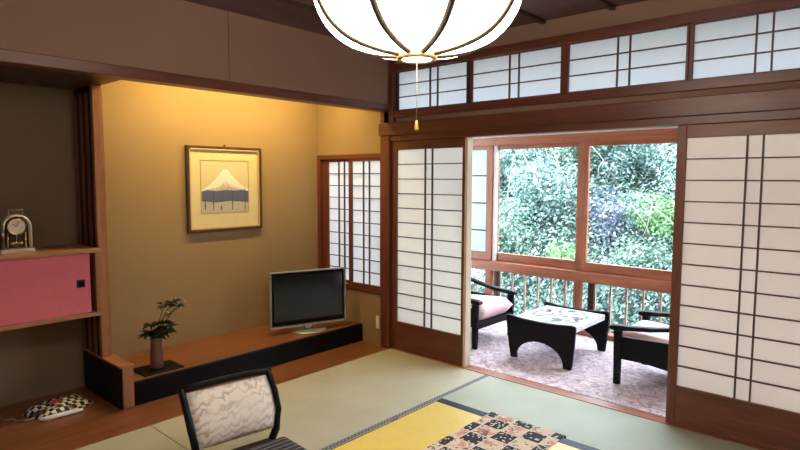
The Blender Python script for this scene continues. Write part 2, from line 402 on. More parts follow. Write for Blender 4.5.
lattice_panel('door_1', .003, .744, .004, 1.757, .0, .058, .726, .245, 1.685, 12, (.360, .432), 'red', 'paper_left', 1)
lattice_panel('door_2', 2.232, 2.985, .004, 1.757, .0, 2.282, 2.945, .240, 1.685, 12, (2.583, 2.657), 'mid', 'paper_door', 1)
struct(bx('trim_20', M['daylit_pale_z'], .746, .770, .004, .072, .004, 1.757, bevel=.002))  # jamb of lighter wood, daylight on its edge put into the pale colour
XS = [(.045, .773, .066, .750), (.773, 1.523, .797, 1.495), (1.523, 2.273, 1.553, 2.258), (2.273, 3.0, 2.294, 2.975)]
for i, (a, b, pa, pb) in enumerate(XS):
    m_ = (pa+pb)/2 + (.03 if i == 0 else 0)
    lattice_panel('window_%d' % (i+1), a, b, 2.0, 2.318, .004+.006*(i % 2), pa, pb, 2.012, 2.312, 3, (m_-.037, m_+.037), 'dark' if i == 0 else 'red', 'paper_top')
# small side window
struct(bx('trim_21', M['red_x'], -.95, -.10, -.012, .07, 1.622, 1.662, bevel=.003))
struct(bx('trim_22', M['red_x'], -.95, -.10, -.02, .07, .452, .495, bevel=.003))
struct(bx('trim_23', M['red_z'], -.95, -.905, -.012, .07, .495, 1.622, bevel=.003))
lattice_panel('window_5', -.905, -.495, .495, 1.622, .022, -.832, -.518, .515, 1.600, 10, (-.687, -.612), 'red', 'paper_side')
lattice_panel('window_6', -.520, -.10, .495, 1.622, -.006, -.480, -.128, .515, 1.600, 10, (-.335, -.262), 'red', 'paper_side')

# ------------------------------------------------------------------ veranda
VX0, VX1, VY = -1.45, 4.15, 1.5
struct(bx('floor_veranda', M['board_y'], VX0, VX1, .085, VY+.12, -.08, -.008, bevel=0))
struct(bx('ceiling_veranda', M['white_plaster'], VX0, VX1, .07, VY+.12, 2.56, 2.62, bevel=0))
struct(bx('wall_veranda_left', M['white_plaster'], VX0-.06, VX0, -.0, VY+.12, -.05, 2.62, bevel=0))
struct(bx('wall_veranda_right', M['white_plaster'], VX1, VX1+.06, -.0, VY+.12, -.05, 2.62, bevel=0))
struct(bx('wall_veranda_upper', M['white_plaster'], VX0, VX1, VY+.02, VY+.09, 1.866, 2.0, bevel=0))
struct(bx('wall_veranda_top', M['white_plaster'], VX0, VX1, VY+.02, VY+.09, 2.44, 2.62, bevel=0))
tag(bx('carpet', M['carpet'], VX0+.01, VX1-.01, .09, VY-.01, -.007, .004, bevel=.002), 'mottled pinkish grey carpet covering the veranda floor beyond the sliding doors', 'carpet')
struct(bx('trim_24', M['win_x'], VX0, VX1, VY-.02, VY+.09, 1.785, 1.866, bevel=.003))
struct(bx('trim_25', M['win_x'], VX0, VX1, VY-.045, VY+.09, .505, .600, bevel=.004))
struct(bx('trim_26', M['win_x'], VX0, VX1, VY-.02, VY+.08, -.008, .05, bevel=.004))
def sash(idx, x0, x1, px0, px1, y, pane, bars=()):
    g = sgroup('window_%d' % idx, (x0, y, .6)); sh = g.location
    f = MB(); f.box(x0, px0, y, y+.035, .6, 1.785); f.box(px1, x1, y, y+.035, .6, 1.785); f.build('stile', M['win_z'], g, .003, shift=sh)
    f = MB(); f.box(px0, px1, y+.001, y+.034, .6, .685); f.box(px0, px1, y+.001, y+.034, 1.748, 1.785); f.build('rail', M['win_x'], g, .003, shift=sh)
    MB().box(px0-.004, px1+.004, y+.016, y+.020, .681, 1.752).build('pane', M[pane], g, 0, shift=sh)
    for z in bars: MB().box(px0, px1, y+.004, y+.015, z-.008, z+.008).build('bar', M['kumiko'], g, 0, shift=sh)
sash(7, -1.02, .025, -.97, -.050, VY, 'frosted', (1.48, 1.195, .91))
sash(8, .0, .985, .066, .925, VY+.04, 'glass')
sash(9, .950, 1.93, 1.048, 1.86, VY, 'glass')
sash(10, 1.90, 2.88, 1.97, 2.81, VY+.04, 'glass')
sash(11, 2.85, 3.85, 2.92, 3.78, VY, 'glass')
struct(bx('trim_27', M['white_plaster'], .027, .068, VY+.015, VY+.039, .6, 1.785, bevel=.002))
struct(bx('wall_veranda_corner', M['white_plaster'], 3.85, VX1, VY, VY+.09, .0, 1.80, bevel=0))
struct(bx('wall_veranda_end', M['white_plaster'], VX0, -1.02, VY, VY+.09, .0, 1.80, bevel=0))
# lower glazing posts and panes, unseen upper transom panes added to give light
for i, x in enumerate((-1.02, -.045, .935, 1.90, 2.86)):
    struct(bx('trim_%d' % (28+i), M['win_z'], x, x+.068, VY+.0, VY+.06, .05, .505, bevel=.003))
xs = (-1.02, -.045, .935, 1.90, 2.86, 3.85)
for i in range(5):
    g = sgroup('window_%d' % (12+i), (xs[i], VY, .05))
    bx('pane', M['glass'], xs[i]+.069, xs[i+1], VY+.028, VY+.032, .05, .505, g, 0)
    g = sgroup('window_%d' % (17+i), (xs[i], VY, 2.0))
    bx('pane', M['glass'], xs[i], xs[i+1], VY+.05, VY+.054, 2.0, 2.44, g, 0)
    bx('stile', M['win_z'], xs[i], xs[i]+.04, VY+.03, VY+.08, 2.0, 2.44, g, .002)
# outside railing
rail = thing('veranda_railing', 'slender wooden balustrade outside the low veranda windows', 'railing', (1.2, VY+.155, -.3))
bx('top_rail', M['dark_x'], -1.4, 4.0, VY+.135, VY+.185, .50, .535, rail, .003)
bx('bottom_rail', M['dark_x'], -1.4, 4.0, VY+.135, VY+.185, -.04, .0, rail, .003)
for k in range(-9, 26):
    x = .0408+.148*k
    b = bx('baluster', M['balus'], x-.009, x+.009, VY+.15, VY+.168, .0, .50, rail, .002)
    bx('bracket', M['dark_z'], x-.018, x+.018, VY+.140, VY+.178, .47, .499, rail, .002)
bx('post', M['dark_z'], 1.02, 1.075, VY+.13, VY+.19, -.3, .53, rail, .003)
bx('post', M['dark_z'], -.02, .035, VY+.13, VY+.19, -.3, .53, rail, .003)
bx('post', M['dark_z'], 2.06, 2.115, VY+.13, VY+.19, -.3, .53, rail, .003)

# ------------------------------------------------------------------ outside
def hill_z(x, y):
    t = min(max(0, y-3.2), 3.7)
    return -.9 + 1.02*t + .25*math.sin(x*1.3+y*.7) + .18*math.sin(2.9*x-1.7*y) - (.25 if t == 0 else 0)*0
mb = MB()
nx, ny = 60, 40
grid = [[mb.bm.verts.new((-9+20*i/nx, 1.75+11.0*j/ny, hill_z(-9+20*i/nx, 1.75+11.0*j/ny))) for i in range(nx+1)] for j in range(ny+1)]
for j in range(ny):
    for i in range(nx): mb.bm.faces.new((grid[j][i], grid[j][i+1], grid[j+1][i+1], grid[j+1][i]))
struct(mb.build('ground_hillside', M['soil'], smooth=True))
def leaf(mb, c, n, sz, rng):
    n = n.normalized(); u = n.cross(Vector((rng.uniform(-1, 1), rng.uniform(-1, 1), rng.uniform(-1, 1))))
    if u.length < 1e-3: u = Vector((1, 0, 0))
    u.normalize(); w = n.cross(u)
    a = c-u*sz; b = c+u*sz
    p = c-w*sz*.45+n*sz*.12; q = c+w*sz*.45+n*sz*.12
    va, vp, vb, vq = [mb.bm.verts.new(x) for x in (a, p, b, q)]
    mb.bm.faces.new((va, vp, vb)); mb.bm.faces.new((va, vb, vq))
def crown(cx, cy, cz, R, lumps, nleaf, sz, rng):
    mb = MB(); mb.norecalc = True
    L = []
    for i in range(lumps):
        d = Vector((rng.uniform(-1, 1), rng.uniform(-1, .6), rng.uniform(-.7, 1)))
        L.append((Vector((d.x*R*.75, d.y*R*.6, d.z*R*.7)), R*rng.uniform(.35, .6)))
    for i in range(nleaf):
        c, r = rng.choice(L)
        d = Vector((rng.gauss(0, 1), rng.gauss(0, 1), rng.gauss(0, 1))).normalized()
        if d.y > .5: d.y *= -1
        p = Vector((cx, cy, cz))+c+d*r*rng.uniform(.7, 1.05)
        n = d*.7+Vector((rng.uniform(-.6, .6), rng.uniform(-.8, .2), rng.uniform(0, 1.2)))
        leaf(mb, p, n, sz*rng.uniform(.6, 1.25), rng)
    return mb
SH = [  # x, y, crown radius, leaf material, leaf size, label
 (-2.25, 4.7, .62, 'leaf_teal', .055, 'bluish green bush behind the frosted pane at the left end of the veranda windows'),
 (-1.35, 4.1, .48, 'leaf_green', .055, 'mid green bush low in the left corner of the clear left pane'),
 (-2.05, 5.4, .70, 'leaf_teal', .06, 'teal bush on the slope at upper left of the clear left pane'),
 (-.95, 4.65, .58, 'leaf_teal', .055, 'dense blue green bush in the middle of the clear left pane'),
 (-.52, 4.15, .30, 'leaf_bright', .05, 'small bright green bush low on the left of the middle window post'),
 (-.85, 5.5, .62, 'leaf_green', .055, 'leafy green bush high up behind the middle window post'),
 (.05, 4.95, .48, 'leaf_dark', .05, 'dark bluish bush with bare twigs in the middle of the right pane'),
 (-.12, 5.75, .55, 'leaf_teal', .055, 'pale teal bush at the top of the right pane'),
 (.50, 5.0, .52, 'leaf_bright', .055, 'bright yellow green bush at the right edge of the right pane'),
 (.52, 4.3, .36, 'leaf_green', .05, 'low green bush just above the sill at bottom right of the right pane'),
 (1.45, 5.1, .80, 'leaf_teal', .06, 'wide blue green bush outside, hidden mostly by the right sliding door'),
]
for i, (x, y, R, lm, sz, lab) in enumerate(SH):
    rng = random.Random(100+i)
    z = hill_z(x, y)+R*.35
    t = thing('bush', lab, 'bush', (x, y, hill_z(x, y)-.05), 0, 'bushes on the hillside')
    crown(x, y, z, R, 12, int(15000*R*R/1.1), sz*.58, rng).build('foliage', M[lm], t, shift=t.location)
    sb = MB()
    for k in range(5):
        a = rng.uniform(0, 6.28); e = Vector((x+R*.55*math.cos(a), y+R*.4*math.sin(a), z+R*rng.uniform(.1, .5)))
        sb.tube([(x+.05*math.cos(a), y+.05*math.sin(a), hill_z(x, y)-.05), ((x+e.x)/2+rng.uniform(-.1, .1), (y+e.y)/2, (z+e.z)/2-.1), e], [.035, .022, .008], 6)
    sb.build('stem', M['bark'], t, shift=t.location)
mb = MB(); mb.norecalc = True; rng = random.Random(5)
for i in range(90000):
    x = rng.uniform(-4.2, 4.6); y = rng.uniform(2.6, 8.6); z = hill_z(x, y)+rng.uniform(0, .34)
    leaf(mb, Vector((x, y, z)), Vector((rng.uniform(-.7, .7), -.8+rng.uniform(-.5, .5), .8)), rng.uniform(.020, .046), rng)
o = mb.build('undergrowth', M['leaf_mix']); o['kind'] = 'stuff'; tag(o, 'low leafy undergrowth covering the hillside between the shrubs', 'undergrowth')
mb = MB(); rng = random.Random(9)
for i in range(240):
    x = rng.uniform(-4, 4.5); y = rng.uniform(4.6, 9.0); z = hill_z(x, y)
    p = Vector((x, y, z)); d = Vector((rng.uniform(-.7, .7), rng.uniform(-.9, -.1), rng.uniform(.5, 1.3)))*rng.uniform(.5, 1.1)
    mb.tube([p, p+d*.5+Vector((rng.uniform(-.08, .08), 0, .05)), p+d], [.007, .005, .003], 4)
o = mb.build('dry_twigs', M['twig']); o['kind'] = 'stuff'; tag(o, 'tangle of pale bare twigs among the hillside bushes', 'twigs')

# ------------------------------------------------------------------ tatami mats
def tmat(x0, x1, y0, y1, mat, edges, label):
    t = thing('tatami_mat', label, 'tatami mat', ((x0+x1)/2, (y0+y1)/2, -.029), 0, 'tatami mats of the room')
    w = .03; a0, a1, b0, b1 = x0, x1, y0, y1
    if 'e' in edges: a1 -= w
    if 'w' in edges: a0 += w
    if 's' in edges: b0 += w
    if 'n' in edges: b1 -= w
    bx('woven_surface', M[mat], a0, a1, b0, b1, -.029, 0, t, .0015)
    if 'e' in edges: bx('edging', M['heri'], a1, x1, y0, y1, -.029, .0008, t, 0)
    if 'w' in edges: bx('edging', M['heri'], x0, a0, y0, y1, -.029, .0008, t, 0)
    if 's' in edges: bx('edging', M['heri'], x0, x1, y0, b0, -.029, .0008, t, 0)
    if 'n' in edges: bx('edging', M['heri'], x0, x1, b1, y1, -.029, .0008, t, 0)
tmat(.001, .999, -2.078, -.014, 'tatami_a', 'e', 'tan tatami mat between the television platform and the yellow table')
tmat(.001, .999, -4.16, -2.082, 'tatami_a', 'e', 'tatami mat at the bottom left corner of the photo, below the floor chair')
tmat(1.001, 3.058, -1.048, -.014, 'tatami_b', 's', 'greenish tatami mat along the open doorway to the veranda')
tmat(1.001, 3.058, -2.078, -1.052, 'tatami_b', 'n', 'tatami mat lying under the yellow low table')
tmat(1.001, 3.058, -4.16, -2.082, 'tatami_b', '', 'tatami mat at the near side of the yellow low table')

# ------------------------------------------------------------------ tokonoma platform, divider, cabinet
PZ = .155
t = thing('tokonoma_platform', 'low brown wooden alcove platform with black lacquered front under the television', 'platform', (-.6, -1.0, 0))
bx('top_board', M['board_y'], -.944, -.372, -2.018, -.001, .02, PZ, t, .002)
bx('front_beam', M['lacquer'], -.371, -.345, -2.018, -.001, 0.001, PZ+.001, t, .008)
t = thing('alcove_divider', 'low wooden block divider between the television alcove and the shelf alcove', 'divider', (-.65, -2.06, 0))
bx('block', M['post'], -.944, -.345, -2.088, -2.02, .001, .262, t, .003)
bx('side_panel', M['lacquer'], -.95, -.36, -2.104, -2.089, .001, .258, t, .002)
bx('cap', M['post'], -.944, -.340, -2.106, -2.019, .2625, .278, t, .003)
tag(bx('alcove_post', M['post'], -.655, -.615, -2.105, -2.038, .279, 2.034, None, .006), 'tall brown wooden post standing on the low divider left of the picture', 'post')
t = thing('slatted_screen', 'dark vertical slatted screen behind the tall wooden post', 'screen', (-.83, -2.07, .279))
bx('back_board', M['lacquer'], -.944, -.657, -2.098, -2.05, .279, 2.033, t, 0)
for a in (-.940, -.842, -.748): bx('slat', M['mid_z'], a, a+.042, -2.105, -2.0985, .279, 1.99, t, .001)
CF = -.55
t = thing('hanging_cabinet', 'hanging wall cabinet with a pink sliding door and wooden edges', 'cabinet', (-.76, -2.9, .575))
Y0, Y1 = -4.2, -2.108
bx('top_board', M['edge_y'], -.974, CF, Y0, Y1, .978, 1.002, t, .003)
bx('bottom_board', M['edge_y'], -.974, CF, Y0, Y1, .575, .600, t, .003)
bx('side_board', M['post'], -.974, CF+.002, Y1-.04, Y1, .601, .977, t, .002)
bx('inner_back', M['lacquer'], -.95, -.90, Y0, Y1-.041, .601, .977, t, 0)
d = bx('door', M['pink'], CF-.035, CF-.018, -3.10, Y1-.065, .602, .976, t, .002)
bx('door', M['pink'], CF-.055, CF-.040, Y0, -3.02, .602, .976, t, .002)
hb = MB(); hb.box(CF-.019, CF-.016, -2.255, -2.205, .765, .815)
h = hb.build('handle', M['metal_dark'], d, .002, shift=t.location); 
hb = MB(); hb.box(CF-.0165, CF-.0145, -2.245, -2.215, .775, .805); hb.build('handle', M['lacquer'], d, 0, shift=t.location)

# ------------------------------------------------------------------ clock
t = thing('mantel_clock', 'small metal carriage clock with an arched glass case on the pink cabinet', 'clock', (-.70, -2.525, 1.003), -.12)
MB().box(-.04, .04, -.085, .085, 0, .022).build('base', M['chrome'], t, .004)
def arch(w, h, n=14):
    return [(-w, 0)] + [(-w*math.cos(PI*i/n), h-w+w*math.sin(PI*i/n)) for i in range(n+1)] + [(w, 0)]
for xx in (.028, -.028):
    MB().tube([(xx, p[0], .022+p[1]) for p in arch(.068, .20)], .0065, 8).build('arch_frame', M['chrome'], t)
MB().prism([(p[0], .024+p[1]) for p in arch(.063, .192)], 'x', .020, .022).build('glass_front', M['glass'], t)
MB().prism([(p[0], .024+p[1]) for p in arch(.063, .192)], 'x', -.026, -.022).build('back_plate', M['metal_dark'], t)
dm = MB(); dm.tube([(-.005, 0, .155), (.006, 0, .155)], .046, 24); dl = dm.build('dial', M['dial'], t)
MB().tube([(.008, .046*math.cos(a*PI/12), .155+.046*math.sin(a*PI/12)) for a in range(24)], .004, 6, closed=True).build('rim', M['gold'], dl)
MB().tube([(.010, 0, .155), (.010, -.020, .172)], .0022, 6).build('hand', M['metal_dark'], dl)
MB().tube([(.010, 0, .155), (.010, .012, .188)], .0018, 6).build('hand', M['metal_dark'], dl)
MB().tube([(-.012, 0, .03), (-.012, 0, .11)], .004, 8).build('pillar', M['gold'], t)
for yy in (-.045, .045): MB().tube([(-.005, yy, .022), (-.005, yy, .12)], .005, 8).build('pillar', M['gold'], t)
pm = MB()
for k in range(4):
    a = k*PI/2+.4; pm.lathe([(.002, -.011), (.009, -.006), (.011, 0), (.009, .006), (.002, .011)], 10, (.024*math.cos(a)*.5, .024*math.sin(a), .055))
pm.tube([(-.012, 0, .055), (.012, 0, .055)], .004, 6); pm.tube([(0, -.026, .055), (0, .026, .055)], .004, 6)
pm.build('pendulum', M['gold'], t)
MB().tube([(0, -.035, .226), (0, -.036, .255), (0, .036, .255), (0, .035, .226)], .004, 8).build('carry_handle', M['chrome'], t)

# ------------------------------------------------------------------ pouch in the alcove
t = thing('patterned_pouch', 'black and white patterned cloth pouch lying on the shelf alcove floor', 'pouch', (-.66, -2.36, .001), .35)
mb = MB(); n = 16
top = []
for j in range(n+1):
    row = []
    for i in range(n+1):
        u, v = i/n*2-1, j/n*2-1
        x = u*.125*(1-.06*v*v); y = v*.165*(1-.08*u*u)
        e = max(0, (1-abs(u)**3.2))*max(0, (1-abs(v)**3.2))
        row.append((x, y, .006+.045*e**.5*(1+.25*math.sin(5*u+3*v))+.004*math.sin(17*u)*e))
    top.append(row)
V1 = [[mb.bm.verts.new(p) for p in r] for r in top]; V0 = [[mb.bm.verts.new((p[0], p[1], .0)) for p in r] for r in top]
for j in range(n):
    for i in range(n):
        mb.bm.faces.new((V1[j][i], V1[j][i+1], V1[j+1][i+1], V1[j+1][i])); mb.bm.faces.new((V0[j][i], V0[j+1][i], V0[j+1][i+1], V0[j][i+1]))
for i in range(n):
    mb.bm.faces.new((V0[0][i], V0[0][i+1], V1[0][i+1], V1[0][i])); mb.bm.faces.new((V0[n][i+1], V0[n][i], V1[n][i], V1[n][i+1]))
    mb.bm.faces.new((V0[i+1][0], V0[i][0], V1[i][0], V1[i+1][0])); mb.bm.faces.new((V0[i][n], V0[i+1][n], V1[i+1][n], V1[i][n]))
mb.build('pouch_body', M['patch_small'], t, smooth=True)
MB().box(-.035, .035, -.035, .035, .0, .003, R=Matrix.Translation((.03, -.02, .056)) @ Euler((0, .12, .1)).to_matrix().to_4x4()).build('patch', M['red'], t, .001)
MB().tube([(.02, -.165, .012), (.0, -.20, .006), (-.05, -.23, .005), (-.10, -.215, .005), (-.13, -.26, .005)], .004, 6).build('drawstring', M['cord'], t, smooth=True)
tag(MB().tube([(-.525, -2.50, .0145), (-.515, -2.47, .0155), (-.505, -2.31, .0155), (-.502, -2.27, .0145)], [.009, .0135, .0135, .009], 12).build('rolled_towel', M['white_plaster'], None, smooth=True), 'small white rolled hand towel in front of the patterned pouch', 'towel')

# ------------------------------------------------------------------ vase with flowers
tag(bx('flower_tray', M['mat'], -.60, -.39, -1.93, -1.66, PZ+.001, PZ+.010, None, .003), 'thin black square tray under the flower vase', 'tray')
t = thing('flower_vase', 'slender brown vase holding a dark leafy sprig on the alcove platform', 'vase', (-.50, -1.80, PZ+.0105)); t.scale = (1.15, 1.15, 1.15)
MB().lathe([(.034, 0), (.038, .01), (.037, .06), (.034, .12), (.033, .17), (.036, .18)], 20).build('vase_body', M['vase'], t, .002)
st = MB(); lf = MB(); fl = MB(); rng = random.Random(4); lf.norecalc = True
ends = [(.02, .09, .38), (.01, .13, .35), (.03, .04, .37), (.0, -.03, .22), (.03, .05, .24), (-.02, .08, .21), (.04, -.01, .20), (-.03, -.02, .25), (.04, .03, .20), (0, .05, .26), (-.01, -.04, .20)]
for (a, b, c) in ends:
    st.tube([(0, 0, .12), (a*.3, b*.3, .12+(c-.12)*.55), (a, b, c)], [.004, .003, .002], 6)
    for k in range(9 if c > .3 else 12):
        an = k*2.4+a*40; q = Vector((a, b, c)); d = Vector((math.cos(an), math.sin(an), rng.uniform(-.35, .35))).normalized()
        s_ = rng.uniform(.040, .070); e = q+d*s_; w = d.cross(Vector((0, 0, 1))).normalized()*s_*.30
        m_ = q+d*s_*.5+Vector((0, 0, .006))
        v = [lf.bm.verts.new(p) for p in (q, m_-w, e-Vector((0, 0, .008)), m_+w)]; lf.bm.faces.new(v)
for p in ((.03, .11, .40), (.035, .165, .375), (.02, .14, .34), (.05, .05, .33)):
    fl.lathe([(.002, -.007), (.007, -.003), (.008, .002), (.003, .007)], 8, p); st.tube([(.015, .06, .30), p], .0015, 5)
st.build('stem', M['plant_leaf'], t, smooth=True); lf.build('leaves', M['plant_leaf'], t); fl.build('blossom', M['blossom'], t, smooth=True)

# ------------------------------------------------------------------ television
t = thing('television', 'flat screen television with a silver frame on an oval stand', 'television', (-.505, -.4815, PZ+.001), -.3097)
W, H, z0 = .672, .470, .052
def ring(x0, x1, w, h, z, b):
    m = MB()
    m.box(x0, x1, -w/2, w/2, z, z+b*1.6); m.box(x0, x1, -w/2, w/2, z+h-b, z+h); m.box(x0, x1, -w/2, -w/2+b, z+b*1.6, z+h-b); m.box(x0, x1, w/2-b, w/2, z+b*1.6, z+h-b); return m
ring(-.02, .018, W, H, z0, .010).build('bezel', M['silver'], t, .003)
MB().box(-.045, .006, -W/2+.013, W/2-.013, z0+.02, z0+H-.013).build('housing', M['lacquer'], t, .006)
MB().box(.0065, .0085, -W/2+.030, W/2-.030, z0+.055, z0+H-.030).build('screen', M['screen'], t, 0)
MB().box(.0062, .012, -W/2+.05, W/2-.05, z0+.030, z0+.046).build('speaker_strip', M['lacquer'], t, .002)
MB().lathe([(.030, .012), (.026, .03), (.026, z0+.03)], 20, (-.02, 0, 0), sx=.7, sy=1.4).build('neck', M['silver'], t)
MB().lathe([(.115, 0), (.115, .006), (.10, .013), (.04, .017)], 40, (0, 0, 0), sx=.95, sy=1.3).build('stand_base', M['silver'], t, smooth=True)

# ------------------------------------------------------------------ framed picture
px, y0, y1, zz0, zz1 = -.944, -1.330, -.652, 1.018, 1.702
t = thing('framed_picture', 'framed print of a snowy mountain over water hanging on the alcove wall', 'picture', (px, (y0+y1)/2, zz0))
f = MB(); b = .022
f.box(px, px+.032, y0, y0+b, zz0, zz1); f.box(px, px+.032, y1-b, y1, zz0, zz1); f.box(px, px+.032, y0+b, y1-b, zz0, zz0+b); f.box(px, px+.032, y0+b, y1-b, zz1-b, zz1)
f.build('frame', M['dark_z'], t, .004, shift=t.location)
f = MB(); b2 = .012
f.box(px+.018, px+.030, y0+b, y0+b+b2, zz0+b, zz1-b); f.box(px+.018, px+.030, y1-b-b2, y1-b, zz0+b, zz1-b); f.box(px+.018, px+.030, y0+b, y1-b, zz0+b, zz0+b+b2); f.box(px+.018, px+.030, y0+b, y1-b, zz1-b-b2, zz1-b)
f.build('inner_frame', M['lampgold'], t, .002, shift=t.location)
bx('mount', M['mount'], px+.004, px+.014, y0+b, y1-b, zz0+b, zz1-b, t, 0)
pr = MB(); ya, yb, za, zb = y0+.125, y1-.125, zz0+.155, zz1-.115
X = px+.0145
f = MB()
for q in ((ya-.006, ya, za-.006, zb+.006), (yb, yb+.006, za-.006, zb+.006), (ya, yb, za-.006, za), (ya, yb, zb, zb+.006)): f.box(X-.0005, X+.003, *q)
f.build('print_border', M['lampgold'], t, 0, shift=t.location)
def Q(u, v, d=0): return (X+d, ya+(yb-ya)*u, za+(zb-za)*v)
pr.norecalc = True
def poly(pts, m, d): pr.face([Q(u, v, d) for u, v in pts], M[m])
poly([(0, .0), (1, 0), (1, 1), (0, 1)], 'print_sky', 0)
poly([(0, .42), (.10, .49), (.22, .58), (.34, .70), (.44, .82), (.475, .845), (.50, .83), (.53, .845), (.57, .81), (.66, .70), (.78, .58), (.90, .49), (1, .43), (1, .38), (0, .38)], 'print_snow', .0004)
rg = random.Random(3)
for k in range(30):
    b_ = (k+.5)/30; tp = .36+.64*(1-abs(b_-.5)*2)**.9*rg.uniform(.35, .95); px_ = .5+(b_-.5)*(1-tp)*1.25
    poly([(b_-.012, .40), (b_+.010, .40), (px_, .42+.38*(tp-.3)*1.05 if .42+.38*(tp-.3)*1.05 < .78 else .78)], 'print_slope', .0006+.00001*k)
poly([(0, .0), (1, 0), (1, .20), (0, .20)], 'print_mist', .0010)
poly([(0, .22), (.3, .19), (.6, .21), (1, .18), (1, .40), (.85, .43), (.7, .415), (.5, .43), (.3, .41), (.12, .435), (0, .41)], 'print_blue', .0012)
for a, h0, h1 in ((.24, .04, .40), (.64, .04, .42), (.92, .04, .46), (.07, .05, .22), (.40, .03, .10)):
    poly([(a-.010, h0), (a+.010, h0), (a+.004, h1), (a-.004, h1)], 'print_tree', .0015)
    for q in range(4):
        hh = h0+(h1-h0)*(.35+.18*q)
        poly([(a-.022+.003*q, hh), (a+.022-.003*q, hh+.01), (a, hh+.05)], 'print_tree', .0014)
pr.build('print', None, t, shift=t.location)
MB().tube([(px+.012, (y0+y1)/2, zz1), (px+.010, (y0+y1)/2, zz1+.015)], .008, 8).build('hanger', M['metal_dark'], t, shift=t.location)

# ------------------------------------------------------------------ wall outlet
t = thing('wall_outlet', 'small ivory wall outlet low beside the corner pillar', 'outlet', (-.155, -.002, .20))
MB().box(-.02, .02, -.006, .0, -.055, .055).build('cover_plate', M['white_pl'], t, .002)
MB().box(-.010, .010, -.009, -.0062, -.030, .030).build('socket', M['dial'], t, .001)

# ------------------------------------------------------------------ pendant lamp
LC = Vector((2.045, -2.085, 1.85))
t = thing('pendant_lamp', 'large glowing white paper lamp with curved brown ribs hanging from the ceiling', 'lamp', LC)
NL = 8; PH = math.radians(15)
prof = [(.054, .0), (.11, .007), (.175, .022), (.235, .047), (.285, .088), (.318, .142), (.333, .205), (.325, .270), (.295, .320), (.235, .355), (.14, .375), (.05, .38)]
def smooth_profile(p, n=4):
    o = []
    for i in range(len(p)-1):
        a, b, c, d_ = p[max(0, i-1)], p[i], p[i+1], p[min(len(p)-1, i+2)]
        for k in range(n):
            u = k/n
            o.append(tuple(.5*(2*b[q]+(c[q]-a[q])*u+(2*a[q]-5*b[q]+4*c[q]-d_[q])*u*u+(3*b[q]-a[q]-3*c[q]+d_[q])*u**3) for q in (0, 1)))
    return o+[p[-1]]
prof = smooth_profile(prof)
def bulge(a):
    x = ((a-PH)/(2*PI/NL)) % 1.0
    return math.sin(PI*x)**.8
mb = MB(); seg = NL*12; rings = []
for i, (r, z) in enumerate(prof):
    e = math.sin(PI*min(1, i/(len(prof)-1)))**.7
    row = []
    for j in range(seg):
        a = 2*PI*j/seg; bl = bulge(a)*e
        rr = r*.975*(1+.04*bl); z_ = z-.024*bl*max(0, 1-i/22)*min(1, i/4)
        row.append(mb.bm.verts.new((rr*math.cos(a), rr*math.sin(a), z_)))
    rings.append(row)
for A, B in zip(rings, rings[1:]):
    for j in range(seg):
        mb.bm.faces.new((A[j], A[(j+1) % seg], B[(j+1) % seg], B[j])).smooth = True
mb.build('shade', M['shade'], t)
for k in range(NL):
    a = PH+2*PI*k/NL
    P = [((r*.975+.004)*math.cos(a), (r*.975+.004)*math.sin(a), z-.004) for r, z in prof]
    rb = MB().tube(P, .009, 10, flat=(.0085, .009)).build('rib', M['ribwood'], t)
    for s_ in (-1, 1): MB().tube([(p[0]-s_*.0085*math.sin(a), p[1]+s_*.0085*math.cos(a), p[2]+.001) for p in P], .0032, 6).build('rib_edge', M['lampgold'], rb)
MB().tube([(.056*math.cos(2*PI*k/28), .056*math.sin(2*PI*k/28), -.012) for k in range(28)], .010, 8, closed=True).build('bottom_ring', M['lampgold'], t)
MB().lathe([(.048, -.018), (.053, -.010), (.053, .004)], 28).build('bottom_cap', M['shade'], t)
MB().lathe([(.06, .375), (.055, .40), (.02, .42)], 20).build('top_cap', M['ribwood'], t)
MB().tube([(0, 0, .41), (0, 0, CH-LC.z-.03)], .005, 8).build('suspension_cord', M['ribwood'], t)
MB().lathe([(.055, CH-LC.z-.03), (.055, CH-LC.z-.002), (.03, CH-LC.z-.001)], 20).build('ceiling_rose', M['ribwood'], t)
pc = MB().tube([(0, 0, -.019), (0, 0, -.215)], .001, 6).build('pull_cord', M['cord'], t)
MB().lathe([(.003, -.212), (.005, -.222), (.0075, -.240), (.006, -.243)], 12).build('pull_knob', M['knob'], pc)

# ------------------------------------------------------------------ low table and runner
TX0, TX1, TY0, TY1, TZ = 1.552, 2.486, -2.72, -1.296, .35
t = thing('low_table', 'low yellow topped table with dark navy edges under the patchwork runner', 'table', ((TX0+TX1)/2, (TY0+TY1)/2, .001))
bx('tabletop', M['yellow'], TX0+.006, TX1-.006, TY0+.06, TY1-.052, TZ-.028, TZ, t, .002)
f = MB()
f.box(TX0, TX1, TY1-.0515, TY1, TZ-.03, TZ+.0005); f.box(TX0, TX1, TY0, TY0+.0595, TZ-.03, TZ+.0005)
f.box(TX0, TX0+.0055, TY0+.06, TY1-.052, TZ-.03, TZ); f.box(TX1-.0055, TX1, TY0+.06, TY1-.052, TZ-.03, TZ)
f.build('table_edge', M['navy'], t, .002, shift=t.location)
f = MB(); f.box(TX0+.06, TX1-.06, TY0+.08, TY0+.10, TZ-.10, TZ-.03); f.box(TX0+.06, TX1-.06, TY1-.10, TY1-.08, TZ-.10, TZ-.03)
f.box(TX0+.06, TX0+.08, TY0+.10, TY1-.10, TZ-.10, TZ-.03); f.box(TX1-.08, TX1-.06, TY0+.10, TY1-.10, TZ-.10, TZ-.03)
f.build('apron', M['lacquer'], t, .002, shift=t.location)
for xx in (TX0+.055, TX1-.115):
    for yy in (TY0+.075, TY1-.135): bx('leg', M['lacquer'], xx, xx+.06, yy, yy+.06, .001, TZ-.0305, t, .005)
